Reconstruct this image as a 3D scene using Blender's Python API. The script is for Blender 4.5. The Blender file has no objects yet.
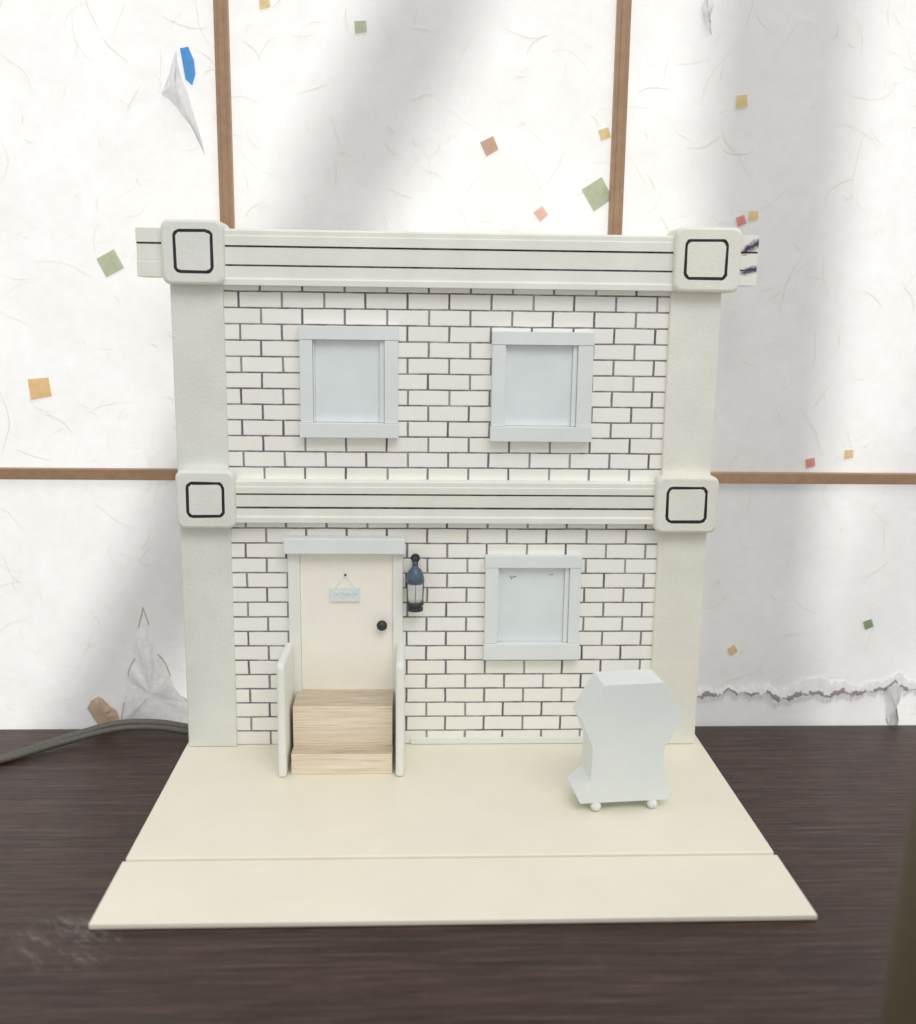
import bpy, bmesh, math, random
from mathutils import Vector, Matrix
random.seed(7)
S=0.01
scene=bpy.context.scene
COL=scene.collection
scene.view_settings.view_transform='Standard'; scene.view_settings.look='None'; scene.view_settings.exposure=0

# ---------------------------------------------------------------- materials
def lin(c):
    return tuple(((v/255)/12.92 if v/255<=0.04045 else ((v/255+0.055)/1.055)**2.4) for v in c)+(1,)
class NT:
    def __init__(s,name):
        s.m=bpy.data.materials.new(name); s.m.use_nodes=True
        s.t=s.m.node_tree; s.t.nodes.clear()
        s.out=s.n('ShaderNodeOutputMaterial')
        g=s.n('ShaderNodeNewGeometry'); v=s.n('ShaderNodeVectorMath'); v.operation='SCALE'
        s.l(g.outputs['Position'],v.inputs[0]); v.inputs['Scale'].default_value=100
        s.pos=v.outputs[0]; s.geo=g
    def n(s,k): return s.t.nodes.new(k)
    def l(s,a,b): s.t.links.new(a,b)
    def val(s,sock,v):
        if isinstance(v,bpy.types.NodeSocket): s.l(v,sock)
        else: sock.default_value=v
    def math(s,op,a,b=0.0,c=None,clamp=False):
        n=s.n('ShaderNodeMath'); n.operation=op; n.use_clamp=clamp
        s.val(n.inputs[0],a); s.val(n.inputs[1],b)
        if c is not None: s.val(n.inputs[2],c)
        return n.outputs[0]
    def noise(s,scale,detail=3,rough=.5,vec=None,stretch=None):
        n=s.n('ShaderNodeTexNoise'); n.inputs['Scale'].default_value=scale
        n.inputs['Detail'].default_value=detail; n.inputs['Roughness'].default_value=rough
        v=vec or s.pos
        if stretch:
            m=s.n('ShaderNodeVectorMath'); m.operation='MULTIPLY'; s.l(v,m.inputs[0]); m.inputs[1].default_value=stretch; v=m.outputs[0]
        s.l(v,n.inputs['Vector']); return n.outputs['Fac']
    def ramp(s,f,a,b):
        n=s.n('ShaderNodeMapRange'); s.val(n.inputs[0],f); n.inputs[1].default_value=a; n.inputs[2].default_value=b
        n.inputs[3].default_value=0; n.inputs[4].default_value=1; n.clamp=True; return n.outputs[0]
    def mix(s,f,a,b):
        n=s.n('ShaderNodeMix'); n.data_type='RGBA'; s.val(n.inputs[0],f); s.val(n.inputs[6],a); s.val(n.inputs[7],b); return n.outputs[2]
    def bump(s,h,dist,strength=1.0):
        n=s.n('ShaderNodeBump'); n.inputs['Distance'].default_value=dist; n.inputs['Strength'].default_value=strength; s.l(h,n.inputs['Height']); return n.outputs[0]
    def bsdf(s,color,rough,normal=None,metal=0,spec=.5):
        b=s.n('ShaderNodeBsdfPrincipled'); s.val(b.inputs['Base Color'],color); s.val(b.inputs['Roughness'],rough)
        b.inputs['Metallic'].default_value=metal; b.inputs['Specular IOR Level'].default_value=spec
        if normal: s.l(normal,b.inputs['Normal'])
        s.l(b.outputs[0],s.out.inputs[0]); return b
def painted(name,c,rough=.55,var=.06,peel=.00006,spec=.35,streak=None,peelscale=9,smudge=False,dirt=.10):
    t=NT(name); c1=lin(c); c2=tuple(x*(1-var*1.6) for x in c1[:3])+(1,)
    f=t.noise(.35,4,.6); f=t.ramp(f,.3,.7)
    col=t.mix(f,c1,c2)
    d=t.ramp(t.noise(2.7,5,.7),.60,.80); d=t.math('MULTIPLY',d,dirt)
    col=t.mix(d,col,lin((int(c[0]*.72),int(c[1]*.70),int(c[2]*.64))))
    if smudge:
        sp=t.n('ShaderNodeSeparateXYZ'); t.l(t.pos,sp.inputs[0]); X,Z=sp.outputs[0],sp.outputs[2]
        tot=None
        for cx,cz,sl,hw in [(16.3,28.85,.55,.20),(16.2,27.6,.25,.15)]:
            dz=t.math('ABSOLUTE',t.math('SUBTRACT',t.math('SUBTRACT',Z,cz),t.math('MULTIPLY',t.math('SUBTRACT',X,cx),sl)))
            band_=t.math('SUBTRACT',1.0,t.math('DIVIDE',dz,hw*2.4),clamp=True)
            k=t.math('MULTIPLY',band_,t.ramp(X,15.6,16.1))
            tot=k if tot is None else t.math('MAXIMUM',tot,k)
        nz=t.noise(3.5,5,.75,stretch=(1,1,2.2))
        mk=t.ramp(t.math('ADD',t.math('MULTIPLY',tot,.85),t.math('SUBTRACT',nz,.5)),.22,.75)
        col=t.mix(mk,col,lin((74,56,84)))
    h=t.noise(peelscale,3,.6,stretch=streak)
    t.bsdf(col,t.math('ADD',t.math('MULTIPLY',t.noise(1.5,3),.2),rough-.1),t.bump(h,peel),spec=spec); return t.m
M={}
M['foam']=painted('foam_paint',(238,239,231),peel=.00028,peelscale=6)
M['foamR']=painted('foam_paint_warm',(244,242,230),peel=.00028,peelscale=6)
M['band']=painted('band_paint',(245,244,234),peel=.00012,smudge=True)
M['blue']=painted('pale_blue_paint',(237,242,240),.5,.04)
M['pane']=painted('pale_blue_panel',(234,241,241),.45,.05,streak=(3,1,.4))
M['door']=painted('door_paint',(254,250,239),.5,.03)
M['rail']=painted('rail_paint',(244,245,238),.5,.03)
M['base']=painted('base_paint',(244,239,221),.34,.025,peel=.00008,spec=.55,streak=(.15,1,1),peelscale=5,dirt=.08)
M['grill']=painted('grill_paint',(237,242,240),.55,.03)
def ink(name,a,b):
    t=NT(name); f=t.ramp(t.noise(2.2,4,.7),.35,.72)
    t.bsdf(t.mix(f,lin(a),lin(b)),.7); return t.m
M['ink']=ink('ink_line',(46,38,48),(132,122,132))
M['inkb']=ink('ink_outline',(28,22,26),(60,52,57))
def bricks():
    t=NT('drawn_brick'); 
    sp=t.n('ShaderNodeSeparateXYZ'); t.l(t.pos,sp.inputs[0]); x,z=sp.outputs[0],sp.outputs[2]
    wx=t.math('MULTIPLY',t.math('SUBTRACT',t.noise(.9,2),.5),.06)
    wz=t.math('MULTIPLY',t.math('SUBTRACT',t.noise(.5,2,stretch=(1,7,1.3)),.5),.05)
    x=t.math('ADD',x,wx); z=t.math('ADD',z,wz)
    H=.874; W=2.29
    v=t.math('DIVIDE',t.math('ADD',z,-26.2+H*40),H)
    row=t.math('FLOOR',v); fv=t.math('SUBTRACT',v,row)
    par=t.math('MODULO',row,2.0)
    u=t.math('ADD',t.math('DIVIDE',t.math('ADD',x,10.25+W*20),W),t.math('MULTIPLY',par,.5))
    uf=t.math('FLOOR',t.math('ADD',u,.5))
    cj=t.n('ShaderNodeCombineXYZ'); t.l(uf,cj.inputs[0]); t.l(row,cj.inputs[1])
    wj=t.n('ShaderNodeTexWhiteNoise'); t.l(cj.outputs[0],wj.inputs[0])
    u=t.math('ADD',u,t.math('MULTIPLY',t.math('SUBTRACT',wj.outputs[0],.5),.03))
    fu=t.math('SUBTRACT',u,t.math('FLOOR',u))
    du=t.math('MULTIPLY',t.math('MINIMUM',fu,t.math('SUBTRACT',1.0,fu)),W)
    dv=t.math('MULTIPLY',t.math('MINIMUM',fv,t.math('SUBTRACT',1.0,fv)),H)
    wn=t.noise(1.7,3,.6)
    tu=t.math('ADD',.028,t.math('MULTIPLY',wn,.042)); tv=t.math('ADD',.014,t.math('MULTIPLY',t.noise(1.1,3,.6),.036))
    def line(d,th):
        a=t.math('DIVIDE',t.math('SUBTRACT',d,th),.024)
        return t.math('SUBTRACT',1.0,t.math('MINIMUM',t.math('MAXIMUM',a,0.0),1.0))
    mu=t.math('MULTIPLY',line(du,tu),t.math('ADD',.68,t.math('MULTIPLY',wj.outputs[0],.28))); mv=line(dv,tv)
    mv2=t.math('MULTIPLY',mv,t.ramp(t.noise(.8,4,.7),.25,.55))
    mask=t.math('MAXIMUM',mu,t.math('ADD',t.math('MULTIPLY',mv2,.36),t.math('MULTIPLY',mv,.54)))
    inkc=t.mix(t.ramp(t.noise(4,3,.7),.3,.75),lin((56,44,62)),lin((112,98,116)))
    comb=t.n('ShaderNodeCombineXYZ'); t.l(t.math('FLOOR',u),comb.inputs[0]); t.l(row,comb.inputs[1])
    wnn=t.n('ShaderNodeTexWhiteNoise'); t.l(comb.outputs[0],wnn.inputs[0])
    base=t.mix(wnn.outputs[0],lin((253,252,244)),lin((249,247,240)))
    base=t.mix(t.math('MULTIPLY',t.ramp(t.noise(1.5,5,.7),.5,.8),.14),base,lin((216,213,208)))
    col=t.mix(mask,base,inkc)
    g=t.math('SUBTRACT',1.0,t.math('MAXIMUM',t.ramp(t.math('SUBTRACT',.08,dv),0,.08),t.ramp(t.math('SUBTRACT',.08,du),0,.08)))
    h=t.math('ADD',g,t.math('MULTIPLY',t.noise(8,3),.2))
    t.bsdf(col,.62,t.bump(h,.0002),spec=.3); return t.m
M['brick']=bricks()
def wood_light(name,a,b_,c_):
    t=NT(name); f=t.noise(2.2,6,.7,stretch=(.12,1.5,3.2)); g=t.noise(9,4,.6,stretch=(.05,1,2.5))
    c=t.mix(t.ramp(f,.35,.68),lin(a),lin(b_))
    c=t.mix(t.math('MULTIPLY',t.ramp(g,.54,.70),.6),c,lin(c_))
    t.bsdf(c,.65,t.bump(g,.00014),spec=.25); return t.m
M['balsa']=wood_light('balsa_wood',(248,238,218),(230,214,188),(178,156,128))
M['tread_shaded']=wood_light('balsa_tread_shaded',(220,208,188),(192,175,150),(142,122,98))  # darker copy of the balsa: shade on the step tops put into colour
def lattice():
    t=NT('lattice_wood'); f=t.noise(1.5,5,.6,stretch=(1.2,1,1.2)); g=t.noise(7,3,.6)
    c=t.mix(t.ramp(f,.3,.7),lin((178,144,113)),lin((162,129,100)))
    c=t.mix(t.math('MULTIPLY',g,.2),c,lin((140,110,84)))
    t.bsdf(c,.5,t.bump(g,.00004)); return t.m
M['lattice']=lattice()
def table():
    t=NT('dark_table_wood')
    f=t.noise(1.6,7,.65,stretch=(.06,1.6,1)); g=t.noise(6.0,5,.8,stretch=(.04,1.7,1)); b=t.noise(.12,3)
    c=t.mix(t.ramp(f,.36,.64),lin((46,31,27)),lin((66,47,41)))
    c=t.mix(t.math('MULTIPLY',t.ramp(g,.52,.62),.8),c,lin((98,75,65)))
    c=t.mix(t.math('MULTIPLY',t.ramp(g,.47,.38),.85),c,lin((24,16,14)))
    c=t.mix(t.math('MULTIPLY',t.ramp(b,.4,.7),.10),c,lin((84,68,62)))
    sp=t.n('ShaderNodeSeparateXYZ'); t.l(t.pos,sp.inputs[0])
    dx=t.math('DIVIDE',t.math('ADD',sp.outputs[0],15.9),2.8); dy=t.math('DIVIDE',t.math('ADD',sp.outputs[1],18.0),2.4)
    r=t.math('SQRT',t.math('ADD',t.math('MULTIPLY',dx,dx),t.math('MULTIPLY',dy,dy)))
    sm=t.math('SUBTRACT',1.0,r,clamp=True)
    wv=t.n('ShaderNodeVectorRotate'); wv.rotation_type='Z_AXIS'; wv.inputs['Angle'].default_value=.7; t.l(t.pos,wv.inputs['Vector'])
    sm=t.math('MULTIPLY',t.ramp(sm,0,.5),t.ramp(t.noise(1.5,6,.85,vec=wv.outputs[0],stretch=(.45,1.9,1)),.50,.68))
    c=t.mix(t.math('MULTIPLY',sm,.55),c,lin((150,144,142)))
    d=t.ramp(t.noise(6,2,.9),.76,.84)
    c=t.mix(t.math('MULTIPLY',d,.35),c,lin((140,132,128)))
    rough=t.math('ADD',.25,t.math('MULTIPLY',t.noise(.5,4,.6),.2))
    t.bsdf(c,rough,t.bump(t.math('ADD',g,f),.0002),spec=.34); return t.m
M['table']=table()
def paper():
    t=NT('washi_paper')
    a=t.noise(.22,5,.6); b=t.noise(1.6,7,.78); c=t.noise(10,4,.7)
    f=t.math('ADD',t.math('MULTIPLY',a,.4),t.math('ADD',t.math('MULTIPLY',b,.4),t.math('MULTIPLY',c,.2)))
    f=t.ramp(f,.38,.62)
    tc=t.mix(f,(.825,.81,.785,1),(.93,.925,.91,1))
    dc=t.mix(f,(.80,.79,.765,1),(.85,.845,.83,1))
    tr=t.n('ShaderNodeBsdfTranslucent'); t.l(tc,tr.inputs[0]); df=t.n('ShaderNodeBsdfDiffuse'); t.l(dc,df.inputs[0])
    mx=t.n('ShaderNodeMixShader'); mx.inputs[0].default_value=.5; t.l(tr.outputs[0],mx.inputs[1]); t.l(df.outputs[0],mx.inputs[2])
    t.l(mx.outputs[0],t.out.inputs[0]); return t.m
M['paper']=paper()
def thin(name,c,fac=.3):
    t=NT(name); c1=lin(c); c2=tuple(v*.88 for v in c1[:3])+(1,)
    col=t.mix(t.ramp(t.noise(3,4,.7),.35,.65),c1,c2)
    tr=t.n('ShaderNodeBsdfTranslucent'); df=t.n('ShaderNodeBsdfDiffuse'); t.l(col,tr.inputs[0]); t.l(col,df.inputs[0])
    mx=t.n('ShaderNodeMixShader'); mx.inputs[0].default_value=fac; t.l(tr.outputs[0],mx.inputs[1]); t.l(df.outputs[0],mx.inputs[2])
    t.l(mx.outputs[0],t.out.inputs[0]); return t.m
FL={'yellow':(240,220,172),'green':(202,210,184),'brown':(216,184,164),'pink':(246,206,192),'red':(232,168,160),
    'dkgreen':(160,176,144),'orange':(242,210,162),'fibre':(238,233,218),'flap':(255,255,255),'mauve':(182,168,176),'brownedge':(208,194,182),'blue':(105,168,228),'rust':(226,202,178)}
for k,c in FL.items(): M['f_'+k]=thin('paper_'+k,c,.5 if k=='flap' else .3)
def simple(name,c,rough,metal=0,spec=.5):
    t=NT(name); c1=lin(c); c2=tuple(v*.7 for v in c1[:3])+(1,)
    n=t.noise(5,4,.7)
    t.bsdf(t.mix(t.ramp(n,.35,.7),c1,c2),rough,t.bump(n,.00005),metal=metal,spec=spec); return t.m
M['iron']=simple('dark_patina_metal',(62,70,70),.42,.3)
M['cap']=simple('blue_grey_metal',(92,108,126),.38,.3)
M['cable']=simple('cable_rubber',(104,101,93),.5)
M['olive']=simple('dark_olive_plastic',(96,88,66),.7,0,.3)
M['blocker']=simple('shadow_blocker_matte',(110,100,90),.8)  # surface of the unseen boards added to block the sun
M['white']=simple('white_bead',(248,248,244),.45)
M['pencil']=simple('pencil_grey',(110,110,112),.7)
def glass():
    t=NT('lantern_glass'); b=t.bsdf(lin((240,242,236)),.12); b.inputs['Transmission Weight'].default_value=.3; b.inputs['IOR'].default_value=1.3; return t.m
M['glass']=glass()

# ---------------------------------------------------------------- mesh helpers (centimetres in, metres out)
WL={}
def place(o,loc,parent):
    w=Vector(loc)*S
    if parent is not None:
        o.parent=parent; o.location=w-WL[parent.name]
    else: o.location=w
    WL[o.name]=w
def empty(name,loc,parent=None,**k):
    o=bpy.data.objects.new(name,None); o.empty_display_size=.01; COL.objects.link(o); place(o,loc,parent)
    for a,b in k.items(): o[a]=b
    return o
class B:
    def __init__(s): s.bm=bmesh.new(); s.mats=[]
    def mi(s,m):
        if m not in s.mats: s.mats.append(m)
        return s.mats.index(m)
    def face(s,vs,m,smooth=False):
        f=s.bm.faces.new([v if isinstance(v,bmesh.types.BMVert) else s.bm.verts.new(v) for v in vs]); f.material_index=s.mi(m); f.smooth=smooth; return f
    def box(s,x0,x1,y0,y1,z0,z1,m,top=None):
        v=[s.bm.verts.new(p) for p in [(x0,y0,z0),(x1,y0,z0),(x1,y1,z0),(x0,y1,z0),(x0,y0,z1),(x1,y0,z1),(x1,y1,z1),(x0,y1,z1)]]
        for k,q in enumerate([(0,3,2,1),(4,5,6,7),(0,1,5,4),(1,2,6,5),(2,3,7,6),(3,0,4,7)]): s.face([v[i] for i in q],top if (top and k==1) else m)
    def prism(s,pts,axis,a,b,mats,cap=None,smooth=False):
        def P(u,w,t):
            return {'x':(t,u,w),'y':(u,t,w),'z':(u,w,t)}[axis]
        r0=[s.bm.verts.new(P(u,w,a)) for u,w in pts]; r1=[s.bm.verts.new(P(u,w,b)) for u,w in pts]
        n=len(pts)
        for i in range(n):
            m=mats[i] if isinstance(mats,list) else mats
            s.face([r0[i],r0[(i+1)%n],r1[(i+1)%n],r1[i]],m,smooth)
        c=cap or (mats if not isinstance(mats,list) else mats[0])
        s.face(r0[::-1],c); s.face(r1,c)
    def lathe(s,prof,cx,cy,m,seg=28,smooth=True):
        rings=[]
        for r,z in prof:
            if r<1e-4: rings.append([s.bm.verts.new((cx,cy,z))])
            else: rings.append([s.bm.verts.new((cx+r*math.cos(2*math.pi*i/seg),cy+r*math.sin(2*math.pi*i/seg),z)) for i in range(seg)])
        for a,b in zip(rings,rings[1:]):
            for i in range(seg):
                j=(i+1)%seg
                if len(a)==1 and len(b)==1: continue
                if len(a)==1: s.face([a[0],b[j],b[i]],m,smooth)
                elif len(b)==1: s.face([a[i],a[j],b[0]],m,smooth)
                else: s.face([a[i],a[j],b[j],b[i]],m,smooth)
    def tube(s,pts,r,m,seg=12):
        pts=[Vector(p) for p in pts]; rings=[]
        for i,p in enumerate(pts):
            t=(pts[min(i+1,len(pts)-1)]-pts[max(i-1,0)]).normalized()
            up=Vector((0,0,1)) if abs(t.z)<.9 else Vector((0,1,0))
            a=t.cross(up).normalized(); b=a.cross(t)
            rings.append([s.bm.verts.new(p+r*(math.cos(2*math.pi*k/seg)*a+math.sin(2*math.pi*k/seg)*b)) for k in range(seg)])
        for A,Bq in zip(rings,rings[1:]):
            for k in range(seg): s.face([A[k],A[(k+1)%seg],Bq[(k+1)%seg],Bq[k]],m,True)
        s.face(rings[0][::-1],m); s.face(rings[-1],m)
    def sphere(s,c,r,m,sc=(1,1,1)):
        prof=[(r*math.sin(math.pi*i/10),-r*math.cos(math.pi*i/10)) for i in range(11)]
        n0=len(s.bm.verts)
        s.lathe(prof,0,0,m,20)
        s.bm.verts.ensure_lookup_table()
        for v in s.bm.verts[n0:]: v.co=Vector((v.co.x*sc[0]+c[0],v.co.y*sc[1]+c[1],v.co.z*sc[2]+c[2]))
    def make(s,name,parent=None,origin=None,bevel=0,seg=2,norm=True,**k):
        bm=s.bm
        if norm: bmesh.ops.recalc_face_normals(bm,faces=bm.faces[:])
        xs=[v.co for v in bm.verts]
        if origin is None:
            origin=((min(v.x for v in xs)+max(v.x for v in xs))/2,(min(v.y for v in xs)+max(v.y for v in xs))/2,min(v.z for v in xs))
        o3=Vector(origin)
        for v in bm.verts: v.co=(v.co-o3)*S
        me=bpy.data.meshes.new(name); bm.to_mesh(me); bm.free()
        for m in s.mats: me.materials.append(M[m])
        o=bpy.data.objects.new(name,me); COL.objects.link(o); place(o,origin,parent)
        if bevel:
            b=o.modifiers.new('bevel','BEVEL'); b.width=bevel*S; b.segments=seg; b.limit_method='ANGLE'; b.angle_limit=math.radians(35)
        for a,c in k.items(): o[a]=c
        return o
def rrect(x0,x1,z0,z1,r,n=6):
    out=[]
    for cx,cz,a0 in [(x1-r,z0+r,-90),(x1-r,z1-r,0),(x0+r,z1-r,90),(x0+r,z0+r,180)]:
        for i in range(n+1):
            a=math.radians(a0+90*i/n); out.append((cx+r*math.cos(a),cz+r*math.sin(a)))
    return out

# ---------------------------------------------------------------- miniature house
house=empty('miniature_house',(0,0,-.38),label="white two-storey miniature house front standing on dark wooden table",category="model house")
b=B(); b.box(-15.2,15.46,-12.36,1.6,-.37,0,'base'); b.make('base_board',house,bevel=.06,seg=3)
b=B(); b.box(-15.34,15.60,-17.36,-12.40,-.372,-.11,'base'); b.make('front_board',house,bevel=.06,seg=3)
b=B(); b.box(-12.2,12.2,.3,1.3,.02,26.9,'brick'); b.make('wall',house)
b=B(); b.box(-2.0,12.2,.16,.3,.02,.42,'rail'); b.make('skirting',house,bevel=.03)
for x0,x1,m in [(-15.0,-12.2,'foam'),(12.2,15.0,'foamR')]:
    b=B(); b.box(x0,x1,0,1.35,.01,26.9,m); b.make('pillar',house,bevel=.06)
def band(x0,x1,z0,z1,grooves,yf,yb,lip,inks=('ink','ink')):
    pts=[];mt=[]
    def add(y,z,m): pts.append((y,z)); mt.append(m)
    add(yb,z0,'band'); add(yf-lip,z0,'band')
    if lip: add(yf-lip,z0+.30,'band'); add(yf,z0+.36,'band')
    gs=sorted(grooves); w=.047; rec=.07
    g=gs[0]; add(yf,g-w,inks[0]); add(yf+.12,g-.012,inks[0]); add(yf+.12,g+.012,inks[0]); add(yf+rec,g+w,'band')
    g=gs[1]; add(yf+rec,g-w,inks[1]); add(yf+.12,g-.012,inks[1]); add(yf+.12,g+.012,inks[1]); add(yf,g+w,'band')
    if lip:
        add(yf,z1-.38,'band'); add(yf+.05,z1-.34,'band')
        add(yf+.05,z1-.10,'band'); add(yf+.15,z1,'band')
    else:
        add(yf,z1,'band')
    add(yb,z1,'band')
    bb=B(); bb.prism(pts,'x',x0,x1,mt,cap='band'); return bb
band(-12.2,12.4,26.5,29.42,[27.53,28.52],-.35,1.4,.12).make('cornice',house,bevel=.015,label="top cornice with two drawn dark lines")
band(-16.62,-15.0,26.88,29.4,[27.72,28.62],-.3,1.38,0,('band','ink')).make('cornice_end',house,bevel=.03)
band(15.5,16.78,26.84,29.5,[27.65,28.6],-.3,1.38,0).make('cornice_end',house,bevel=.03,label="cornice end stained with dark purple ink")
band(-12.0,12.0,13.55,15.92,[14.38,15.14],-.35,.31,.12).make('band_course',house,bevel=.015)
def block(x0,x1,z0,z1,ix0,ix1,iz0,iz1,yf,yb,m):
    bb=B(); r=.42
    rings=[]
    for inset,y in [(0,yb),(0,yf+.16),(.05,yf+.06),(.15,yf)]:
        rings.append([bb.bm.verts.new((u,y,w)) for u,w in rrect(x0+inset,x1-inset,z0+inset,z1-inset,r-inset*.6)])
    for A,C in zip(rings,rings[1:]):
        for i in range(len(A)): bb.face([A[i],A[(i+1)%len(A)],C[(i+1)%len(A)],C[i]],m,False)
    w=.16
    rr=[]
    for dx,dy,rad in [(0,0,.36),(.02,.03,.35),(w-.02,.03,.25),(w,0,.24)]:
        q=rrect(ix0+dx,ix1-dx,iz0+dx,iz1-dx,rad)
        rr.append([bb.bm.verts.new((u+random.uniform(-.02,.02),yf+dy,v+random.uniform(-.02,.02))) for u,v in q])
    prev=rings[-1]
    for k,A in enumerate(rr):
        for i in range(len(A)): bb.face([prev[i],prev[(i+1)%len(A)],A[(i+1)%len(A)],A[i]],'inkb' if k in(1,2,3) else m)
        prev=A
    bb.face(prev,m); bb.face(rings[0][::-1],m)
    bb.make('corner_block',house)
block(-15.2,-11.95,26.48,29.82,-14.58,-12.47,27.06,29.32,-.8,1.42,'foam')
block(12.12,15.72,26.45,29.86,12.62,15.0,27.08,29.24,-.8,1.42,'foamR')
block(-14.98,-11.75,13.26,16.5,-14.42,-12.31,13.88,15.9,-.8,-.002,'foam')
block(11.75,15.3,13.1,16.34,12.32,14.66,13.68,15.78,-.8,-.002,'foamR')
def window(x0,x1,z0,z1,ix0,ix1,iz0,iz1,label=None,mark=False):
    w=empty('window',((x0+x1)/2,.3,z0),house)
    if label: w['label']=label
    f=B(); yf=-.22
    f.box(x0,ix0,yf,.29,iz0,iz1,'blue'); f.box(ix1,x1,yf,.29,iz0,iz1,'blue')
    f.box(x0-.03,x1+.03,yf-.03,.29,iz1+.01,z1,'blue')
    f.box(ix1-.26,ix1-.012,-.02,.28,iz0+.01,iz1-.01,'blue')
    f.box(ix0+.012,ix0+.10,.05,.28,iz0+.01,iz1-.01,'blue')
    f.make('frame',w,bevel=.025)
    s=B(); s.box(x0-.04,x1+.04,yf-.14,.29,z0,iz0-.01,'blue'); s.make('sill',w,bevel=.03)
    p=B(); p.box(ix0+.11,ix1-.27,.2,.28,iz0+.01,iz1-.01,'pane')
    if mark:
        p.tube([(3.7,.19,10.35),(3.8,.19,10.15),(3.9,.19,10.3),(4.05,.19,10.28)],.022,'pencil',6)
        p.tube([(6.0,.19,10.4),(6.2,.19,10.45)],.016,'pencil',6)
    p.make('panel',w)
window(-8.12,-2.76,18.33,24.4,-7.43,-3.5,19.14,23.66)
window(2.42,8.0,18.19,24.22,3.15,7.16,19.02,23.5)
window(2.26,7.75,5.44,11.6,3.0,7.12,6.4,10.9,"lower window with small pencil tick on panel",True)
df=empty('door_frame',(-5.75,.3,0),house)
b=B(); b.box(-9.16,-2.35,-.62,.29,11.78,12.66,'blue'); b.make('lintel',df,bevel=.05)
b=B(); b.box(-9.0,-8.34,-.12,.29,.01,11.77,'rail'); b.make('jamb',df,bevel=.04)
b=B(); b.box(-3.04,-2.47,-.12,.29,.01,11.77,'rail'); b.make('jamb',df,bevel=.04)
door=empty('door',(-5.7,.1,3.3),house)
b=B(); b.box(-8.33,-3.05,.1,.28,3.3,11.77,'door'); b.make('panel',door)
b=B(); b.sphere((-3.67,-.28,7.5),.31,'iron',(1,.8,1)); b.tube([(-3.67,-.2,7.5),(-3.67,.11,7.5)],.11,'iron'); b.make('knob',door)
b=B()
b.box(-6.62,-4.94,-.03,.08,8.86,9.66,'pane')
for cx,rr_ in [(-6.3,.11),(-5.95,.14),(-5.6,.10),(-5.25,.13)]:
    pts=[(cx+rr_*(1-.5*k/14)*math.cos(k*.55),-.04,9.27+rr_*1.3*(1-.5*k/14)*math.sin(k*.55)) for k in range(15)]
    b.tube(pts,.022,'blue',6)
b.make('hanging_sign',door,label="small pale hanging door sign with worn scrollwork")
b=B(); b.sphere((-5.76,.02,10.42),.07,'iron')
for sx in (-6.35,-5.2): b.tube([(sx,-.02,9.64),((sx-5.76)/2,-.01,10.06),(-5.76,-.01,10.42)],.012,'white',6)
b.make('nail_and_string',door)
b=B(); b.box(-8.58,-3.02,-2.5,.09,.01,3.5,'balsa',top='tread_shaded')
b.make('steps',house,bevel=.025,label="two bare balsa wood steps")
b=B(); b.box(-8.56,-3.0,-3.72,-2.52,.01,1.2,'balsa',top='tread_shaded')
b.make('lower_step',house,bevel=.025)
def rail(x0,x1):
    pts=[(-.14,.01),(-.14,6.5),(-3.7,6.55)]
    for i in range(7):
        a=math.radians(90*i/6); pts.append((-3.85-.35*math.sin(a),6.2+.35*math.cos(a)))
    pts.append((-4.2,.01))
    bb=B(); bb.prism(pts,'x',x0,x1,'rail'); bb.make('handrail',house,bevel=.19,seg=6)
rail(-9.22,-8.78); rail(-2.80,-2.34)
# lantern
lan=empty('lantern',(-1.77,-.5,8.4),house,label="dark blue grey wall lantern with glass")
lx,ly=-1.77,-.52
b=B(); b.box(lx-.16,lx+.16,.1,.29,9.4,11.5,'iron')
pts=[(lx,.15,11.2)]+[(lx,-.1-.42*math.sin(a),11.35+.28*math.sin(a)) for a in [i*math.pi/2/6 for i in range(7)]]
b.tube(pts,.09,'iron')
ring=[(lx+.2*math.cos(a),ly,11.55+.2*math.sin(a)) for a in [i*2*math.pi/18 for i in range(19)]]
b.tube(ring,.075,'iron',8); b.make('bracket',lan)
b=B(); b.lathe([(0,11.36),(.10,11.34),(.13,11.2),(.09,11.12),(.18,11.02),(.34,10.88),(.45,10.66),(.50,10.42),(.53,10.2),(.48,10.12),(0,10.12)],lx,ly,'cap'); b.make('cap',lan)
b=B(); b.lathe([(0,10.11),(.43,10.11),(.44,9.9),(.41,9.3),(.39,9.0),(0,9.0)],lx,ly,'glass'); b.make('glass',lan)
b=B()
for k in range(4):
    a=k*math.pi/2+.05; b.tube([(lx+.47*math.cos(a),ly+.47*math.sin(a),10.12),(lx+.44*math.cos(a),ly+.44*math.sin(a),8.95)],.028 if k!=3 else .012,'iron',8)
b.lathe([(0,9.0),(.42,9.0),(.50,8.93),(.50,8.84),(.38,8.78),(.46,8.66),(.46,8.5),(.2,8.45),(0,8.42)],lx,ly,'iron'); b.make('cage_base',lan)

# ---------------------------------------------------------------- barbecue grill model
y0,y1=-8.1,-6.1
g=empty('barbecue_grill',(9.3,y0,0),label="small pale grey faceted barbecue grill model on the white base",category="model grill")
P=[(6.75,.48),(11.35,.48),(11.55,.95),(11.12,1.7),(11.05,3.3),(12.05,5.05),(10.85,6.9),(7.75,6.86),(6.68,5.0),(7.3,3.5),(7.25,1.7),(6.5,1.0)]
b=B(); b.prism(P,'y',y0,y1,'grill'); b.make('body',g,bevel=.012,seg=1)
for fx,fy in [(7.6,y0+.1),(10.6,y0+.1),(7.6,y1-.35),(10.6,y1-.35)]:
    b=B(); b.sphere((fx,fy,.26),.26,'white',(1.1,1,1)); b.tube([(fx,fy,.3),(fx,fy,.5)],.12,'white'); b.make('caster',g)
g.rotation_euler=(0,0,math.radians(5))

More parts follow.
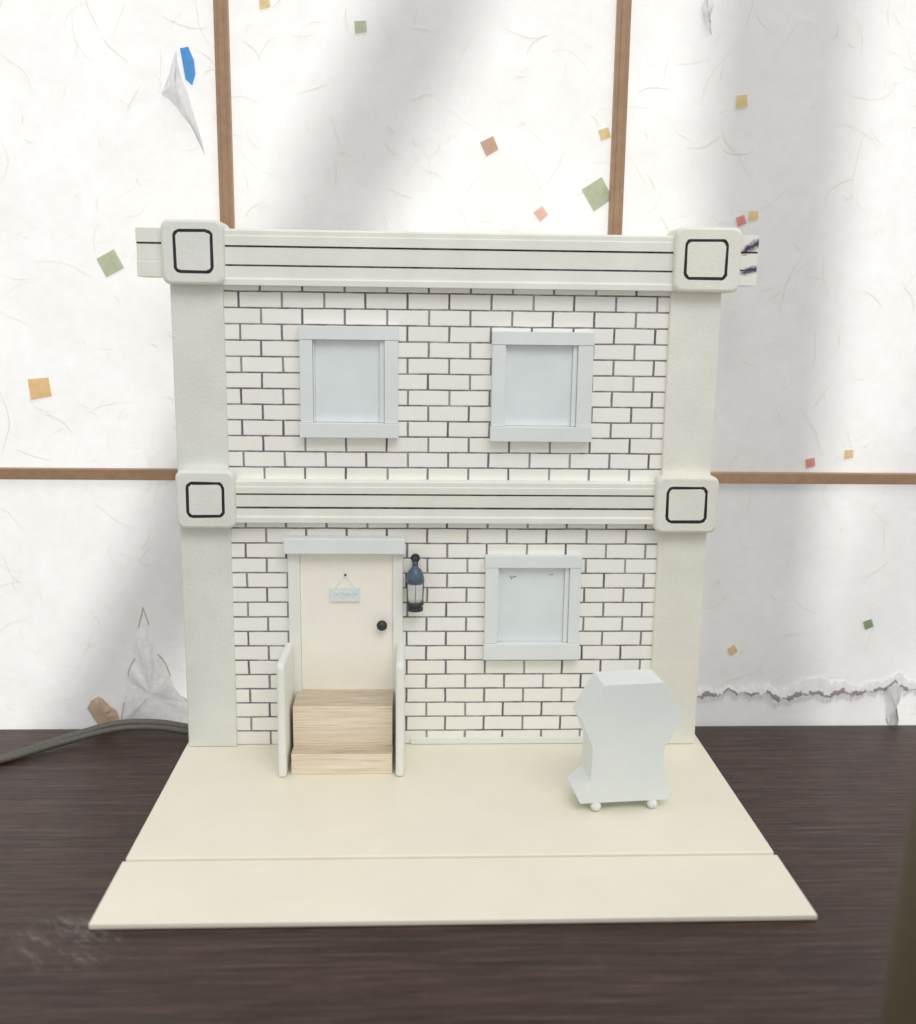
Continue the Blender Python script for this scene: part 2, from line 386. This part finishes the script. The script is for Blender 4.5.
# ---------------------------------------------------------------- table
b=B(); b.box(-70,70,-62,3.68,-3.0,-.385,'table')
b.make('table',bevel=.08,label="dark brown wooden table top with fine grain",category="table")

# ---------------------------------------------------------------- cable
def smooth(pts,n=10):
    P=[Vector(p) for p in pts]; P=[P[0]*2-P[1]]+P+[P[-1]*2-P[-2]]; out=[]
    for i in range(1,len(P)-2):
        for k in range(n):
            t=k/n; a,b_,c,d=P[i-1:i+3]
            out.append(.5*((2*b_)+(-a+c)*t+(2*a-5*b_+4*c-d)*t*t+(-a+3*b_-3*c+d)*t**3))
    out.append(P[-2]); return out
b=B()
b.tube(smooth([(-36,-5.5,-.2),(-30,-3.4,-.2),(-25.6,-1.2,-.19),(-22.6,1.2,.05),(-20,2.6,.35),(-17.5,2.9,.3),(-14.8,2.5,.05),(-11,2.4,-.19),(-6,2.8,-.19)]),.22,'cable')
b.tube(smooth([(-36,-6.3,-.2),(-30,-3.9,-.2),(-25.7,-1.55,-.19),(-22.4,1.0,-.05),(-19.8,2.35,.15),(-17.3,2.6,.1),(-14.8,2.2,-.1),(-11,2.1,-.19),(-6,2.4,-.19)]),.19,'cable')
b.make('power_cable',label="grey rubber power cable lying on the dark table",category="cable")

# ---------------------------------------------------------------- bottle near the table's front edge
b=B()
b.lathe([(0,-.38),(3.9,-.38),(4.15,-.1),(4.25,.6),(4.3,4),(4.25,9),(4.1,12),(3.8,14.5),(3.3,16.2),(2.2,17.4),(1.6,18),(1.5,19),(1.3,19.3),(0,19.3)],15.3,-33,'olive',48)
b.make('bottle',label="dark olive rounded bottle standing on the table",category="bottle")

# ---------------------------------------------------------------- shoji screen
YP=4.7
def sh(x,z,y=YP):
    k=(55.71+y)/59.31
    return (-1.776+(x+1.776)*k, 24.888+(z-24.888)*k)
screen=empty('shoji_screen',(0,YP,-20),label="white washi paper sliding screen with brown wooden lattice",category="screen")
b=B()
b.face([(-75,YP,-22),(75,YP,-22),(75,YP,95),(-75,YP,95)],'paper')
def strip(pts,w,m,y):
    L=[];Rr=[]
    for i,p in enumerate(pts):
        q=pts[min(i+1,len(pts)-1)]; r=pts[max(i-1,0)]
        dx,dz=q[0]-r[0],q[1]-r[1]; d=math.hypot(dx,dz) or 1
        ww=w*(.35+.65*math.sin(math.pi*(i+.5)/len(pts)))
        L.append(b.bm.verts.new((p[0]-dz/d*ww,y,p[1]+dx/d*ww))); Rr.append(b.bm.verts.new((p[0]+dz/d*ww,y,p[1]-dx/d*ww)))
    for i in range(len(pts)-1): b.face([L[i],L[i+1],Rr[i+1],Rr[i]],m)
for k in range(1200):
    x=random.uniform(-45,45); z=random.uniform(-2,58); a=random.uniform(0,6.28); c=random.uniform(-.35,.35); L=random.choice([.5,.8,1.2,1.8,3.0])*random.uniform(.7,1.3)
    pts=[]
    for i in range(9):
        pts.append((x,z)); x+=L/8*math.cos(a); z+=L/8*math.sin(a); a+=c*.5+random.uniform(-.22,.22)
    strip(pts,random.choice([.010,.014,.014,.022]),'f_fibre',YP-.02-.00009*k)
flakes=[(-10.1,41.6,.30,'yellow',10),(-4.9,40.5,.33,'green',5),(2.3,34.4,.42,'brown',25),(8.8,35.2,.30,'yellow',20),(8.5,31.9,.70,'green',32),
 (5.3,30.8,.33,'pink',40),(16.5,37.1,.34,'yellow',8),(17.6,30.9,.28,'yellow',5),(16.9,30.6,.27,'red',20),(-19.1,27.7,.57,'green',28),
 (-23.5,20.6,.60,'orange',8),(24.4,17.1,.28,'yellow',5),(22.1,16.55,.28,'red',12),(26.6,6.4,.28,'dkgreen',25),(18.1,4.7,.27,'yellow',35),
 (35,30,.5,'green',10),(-36,35,.4,'yellow',50),(-33,12,.4,'pink',15),(38,10,.5,'orange',22)]
for x,z,s_,m,rot in flakes:
    x,z=sh(x,z); r=math.radians(rot)
    q=[(-1+random.uniform(-.12,.12),-1),(1,-.9+random.uniform(-.12,.12)),(1.05,1+random.uniform(-.12,.12)),(-.95+random.uniform(-.12,.12),1.05)]
    b.face([(x+s_*(u*math.cos(r)-v*math.sin(r)),YP-.14,z+s_*(u*math.sin(r)+v*math.cos(r))) for u,v in q],'f_'+m)
b.make('paper',screen,norm=False)
def V(x,z,dy=0):
    X,Z=sh(x,z); return (X,YP-dy,Z)
b=B(); b.face([V(x,z,.16) for x,z in [(-14.75,39.2),(-14.3,39.3),(-14.0,38.6),(-13.95,37.9),(-14.15,37.3),(-14.5,37.6)]],'f_blue')
b.make('blue_tape',screen,norm=False)
def edge_pts(rim,sub=3,amp=.07):
    out=[]
    n=len(rim)
    for i in range(n):
        a=rim[i]; c=rim[(i+1)%n]
        for k in range(sub):
            t=k/sub; j=amp if k else 0
            out.append(tuple(a[q]+(c[q]-a[q])*t+random.uniform(-j,j) for q in range(3)))
    return out
def fan(rim,c,m,edge=None,sub=3,ew=.9):
    rim=edge_pts(rim,sub)
    bb=B()
    vs=[bb.bm.verts.new(V(x,z,d)) for x,z,d in rim]
    ring1=[bb.bm.verts.new(V(c[0]+(x-c[0])*ew,c[1]+(z-c[1])*ew,d+random.uniform(-.04,.08))) for x,z,d in rim]
    mid=[bb.bm.verts.new(V((x+c[0])/2+random.uniform(-.08,.08),(z+c[1])/2+random.uniform(-.08,.08),(d+c[2])/2+random.uniform(-.14,.14))) for x,z,d in rim]
    cc=bb.bm.verts.new(V(*c))
    n=len(vs)
    for i in range(n):
        j=(i+1)%n
        bb.face([vs[i],vs[j],ring1[j],ring1[i]],edge if (edge and (i//4)%2==0) else m,True)
        bb.face([ring1[i],ring1[j],mid[j],mid[i]],m,True); bb.face([mid[i],mid[j],cc],m,True)
    return bb
random.seed(3)
fan([(-15.9,36.8,.2),(-15.3,37.8,.5),(-14.9,39.1,.3),(-14.65,37.9,.9),(-14.3,36.8,.7),(-14.0,35.6,.5),(-13.55,33.6,.2),(-14.3,35.2,.3),(-15.1,36.2,.2)],(-14.9,37,1.1),'f_flap',sub=2).make('torn_paper',screen,norm=False)
fan([(14.2,42.8,.2),(14.55,42.0,.5),(14.35,41.2,.4),(14.6,40.5,.2),(14.1,41.1,.2),(13.9,42.0,.2)],(14.2,41.7,.5),'f_flap',sub=2).make('torn_paper',screen,norm=False)
# peeled layers above the cable
fan([(-20.0,-.6,.2),(-19.7,1.0,.5),(-19.4,2.4,.4),(-19.2,3.6,.6),(-18.8,4.4,.4),(-18.6,5.8,.5),(-18.2,7.6,.25),(-17.7,6.0,.5),(-17.3,4.8,.8),(-16.7,3.6,.6),(-16.5,2.6,.7),(-15.8,1.8,.5),(-15.3,1.0,.4),(-15.2,-.6,.2)],(-17.8,2.2,.9),'f_flap','f_brownedge',ew=.95).make('torn_paper',screen,norm=False)
fan([(-21.9,1.0,.2),(-21.6,1.6,.4),(-21.1,1.9,.4),(-20.7,1.6,.5),(-20.2,1.2,.6),(-19.9,.6,.5),(-19.9,-.3,.3),(-20.8,-.4,.3),(-21.5,.3,.2)],(-20.85,.8,.7),'f_rust','f_brownedge').make('torn_paper',screen,norm=False)
# ragged tear along the bottom of the other panel: peeled lip, brown edge with its shadow line painted mauve, bare strip beneath
bb=B(); n=230; d=0; prev=None; tw=.2; hz=.4
for i in range(n+1):
    x=14.5+17.5*i/n; d=.9*d+random.uniform(-.09,.09); tw=max(.05,min(.42,tw+random.uniform(-.10,.10)))
    z=2.05+d+.15*math.sin(x*1.1); hz=max(.2,min(.9,hz+random.uniform(-.1,.1)))
    j=lambda a=.04: random.uniform(-a,a)
    cur=[bb.bm.verts.new(V(x+j(),z+hz,.17)),bb.bm.verts.new(V(x,z+.06,.32)),bb.bm.verts.new(V(x+j(),z-tw*.35,.38)),bb.bm.verts.new(V(x+j(),z-tw*.8,.30)),bb.bm.verts.new(V(x+j(),z-tw-.3+j(.12),.19))]
    if prev:
        for k,mm in enumerate(['f_flap','f_mauve' if (i//6)%3 else 'f_flap','f_mauve' if (i//9)%4 else 'f_brownedge','f_flap']):
            bb.face([prev[k],cur[k],cur[k+1],prev[k+1]],mm,k==0)
    prev=cur
bb.make('torn_paper',screen,norm=False,label="ragged torn lower edge of the paper layer")
fan([(27.9,2.2,.3),(28.5,2.9,.5),(29.0,2.2,.5),(28.9,1.1,.3),(28.6,.3,.5),(29.1,-.9,.2),(28.4,-.7,.3),(28.2,.6,.2)],(28.6,1.2,.8),'f_flap','f_mauve').make('torn_paper',screen,norm=False)
# lattice
bars=[-12.5-22.15*2,-12.5-22.15,-12.5,9.65,9.65+22.15,9.65+22.15*2]
for x in bars:
    xx=sh(x,0,4.3)[0]
    b=B(); w=.38
    b.box(xx-w,xx+w,4.12,YP-.01,-21,94,'lattice'); 
    b.box(xx-w*.45,xx+w*.45,4.07,4.14,-21,94,'lattice')
    b.make('lattice_bar',screen,bevel=.05)
for z in [15.6-31,15.6,15.6+31,15.6+62]:
    zz=sh(0,z,4.3)[1]
    edges=[-75]+[sh(x,0,4.3)[0] for x in bars]+[75]
    b=B()
    for xa,xb in zip(edges,edges[1:]):
        b.box(xa+.39,xb-.39,4.15,YP-.01,zz-.33,zz+.33,'lattice')
    b.make('lattice_bar',screen,bevel=.05)

# ---------------------------------------------------------------- unseen blockers added outside the screen to cast shadow bands on its paper
SUNDIR=Vector((-.10,-1,-.62)).normalized()
def shadow_board(pa,pb,wa,wb,dist):
    k=dist/(-SUNDIR.y)
    off=-SUNDIR*k
    A=Vector((pa[0],YP,pa[1]))+off; C=Vector((pb[0],YP,pb[1]))+off
    d=(C-A).normalized(); n=Vector((-d.z,0,d.x))
    bb=B()
    vs=[A+n*wa/2,A-n*wa/2,C-n*wb/2,C+n*wb/2]
    f0=[bb.bm.verts.new(v) for v in vs]; f1=[bb.bm.verts.new(v+Vector((0,1.5,0))) for v in vs]
    bb.face(f0,'blocker'); bb.face(f1[::-1],'blocker')
    for i in range(4): bb.face([f0[i],f0[(i+1)%4],f1[(i+1)%4],f1[i]],'blocker')
    bb.make('shadow_blocker',kind='structure')
def ext(a,b_,t0,t1):
    return ((a[0]+(b_[0]-a[0])*t0,a[1]+(b_[1]-a[1])*t0),(a[0]+(b_[0]-a[0])*t1,a[1]+(b_[1]-a[1])*t1))
pa,pb=ext((-1.2,42.3),(-7.0,30),-3,6)
shadow_board(pa,pb,5.0,6.4,34)
pa,pb=ext((19.2,42.6),(19.3,0),-1,1.6)
shadow_board(pa,pb,8.4,8.4,34)
pa,pb=ext((30.5,14),(24,-4),-.6,2)
shadow_board(pa,pb,3.0,3.0,75)

# ---------------------------------------------------------------- light
w=bpy.data.worlds.new('World'); scene.world=w; w.use_nodes=True
nt=w.node_tree; bg=nt.nodes['Background']; bg.inputs[0].default_value=(.97,.98,1.0,1); bg.inputs[1].default_value=.71
sun=bpy.data.lights.new('sun','SUN'); sun.energy=3.3; sun.angle=math.radians(5.5); sun.color=(1,.985,.95)
so=bpy.data.objects.new('sun',sun); COL.objects.link(so); so.rotation_euler=SUNDIR.to_track_quat('-Z','Y').to_euler(); so.location=(0,1,1)
ar=bpy.data.lights.new('room_light','AREA'); ar.shape='RECTANGLE'; ar.size=1.2; ar.size_y=.8; ar.energy=11; ar.color=(1,.98,.94)
ao=bpy.data.objects.new('room_light',ar); COL.objects.link(ao); ao.location=(.3,-1.15,1.45)
ao.rotation_euler=(Vector((0,-.05,.08))-ao.location).to_track_quat('-Z','Y').to_euler()

# ---------------------------------------------------------------- camera
yaw,pitch,roll=-.0433,.1908,-.0126
Rz=Matrix.Rotation(yaw,3,'Z'); cp,sp=math.cos(pitch),math.sin(pitch)
Rx=Matrix(((1,0,0),(0,cp,sp),(0,-sp,cp))); Bm=Matrix(((1,0,0),(0,0,1),(0,-1,0))); Rr=Matrix.Rotation(roll,3,'Z')
Mx=Rz@Rx@Bm@Rr
r,d,f=Mx.col[0],Mx.col[1],Mx.col[2]
mw=Matrix(((r[0],-d[0],-f[0],-1.7758*S),(r[1],-d[1],-f[1],-55.7107*S),(r[2],-d[2],-f[2],24.8883*S),(0,0,0,1)))
cd=bpy.data.cameras.new('camera'); co=bpy.data.objects.new('camera',cd); COL.objects.link(co); co.matrix_world=mw
cd.sensor_fit='VERTICAL'; cd.sensor_height=24; cd.lens=24*1001.9/1024; cd.clip_start=.01; cd.clip_end=50
cd.dof.use_dof=True; cd.dof.focus_distance=.56; cd.dof.aperture_fstop=4.5
scene.camera=co
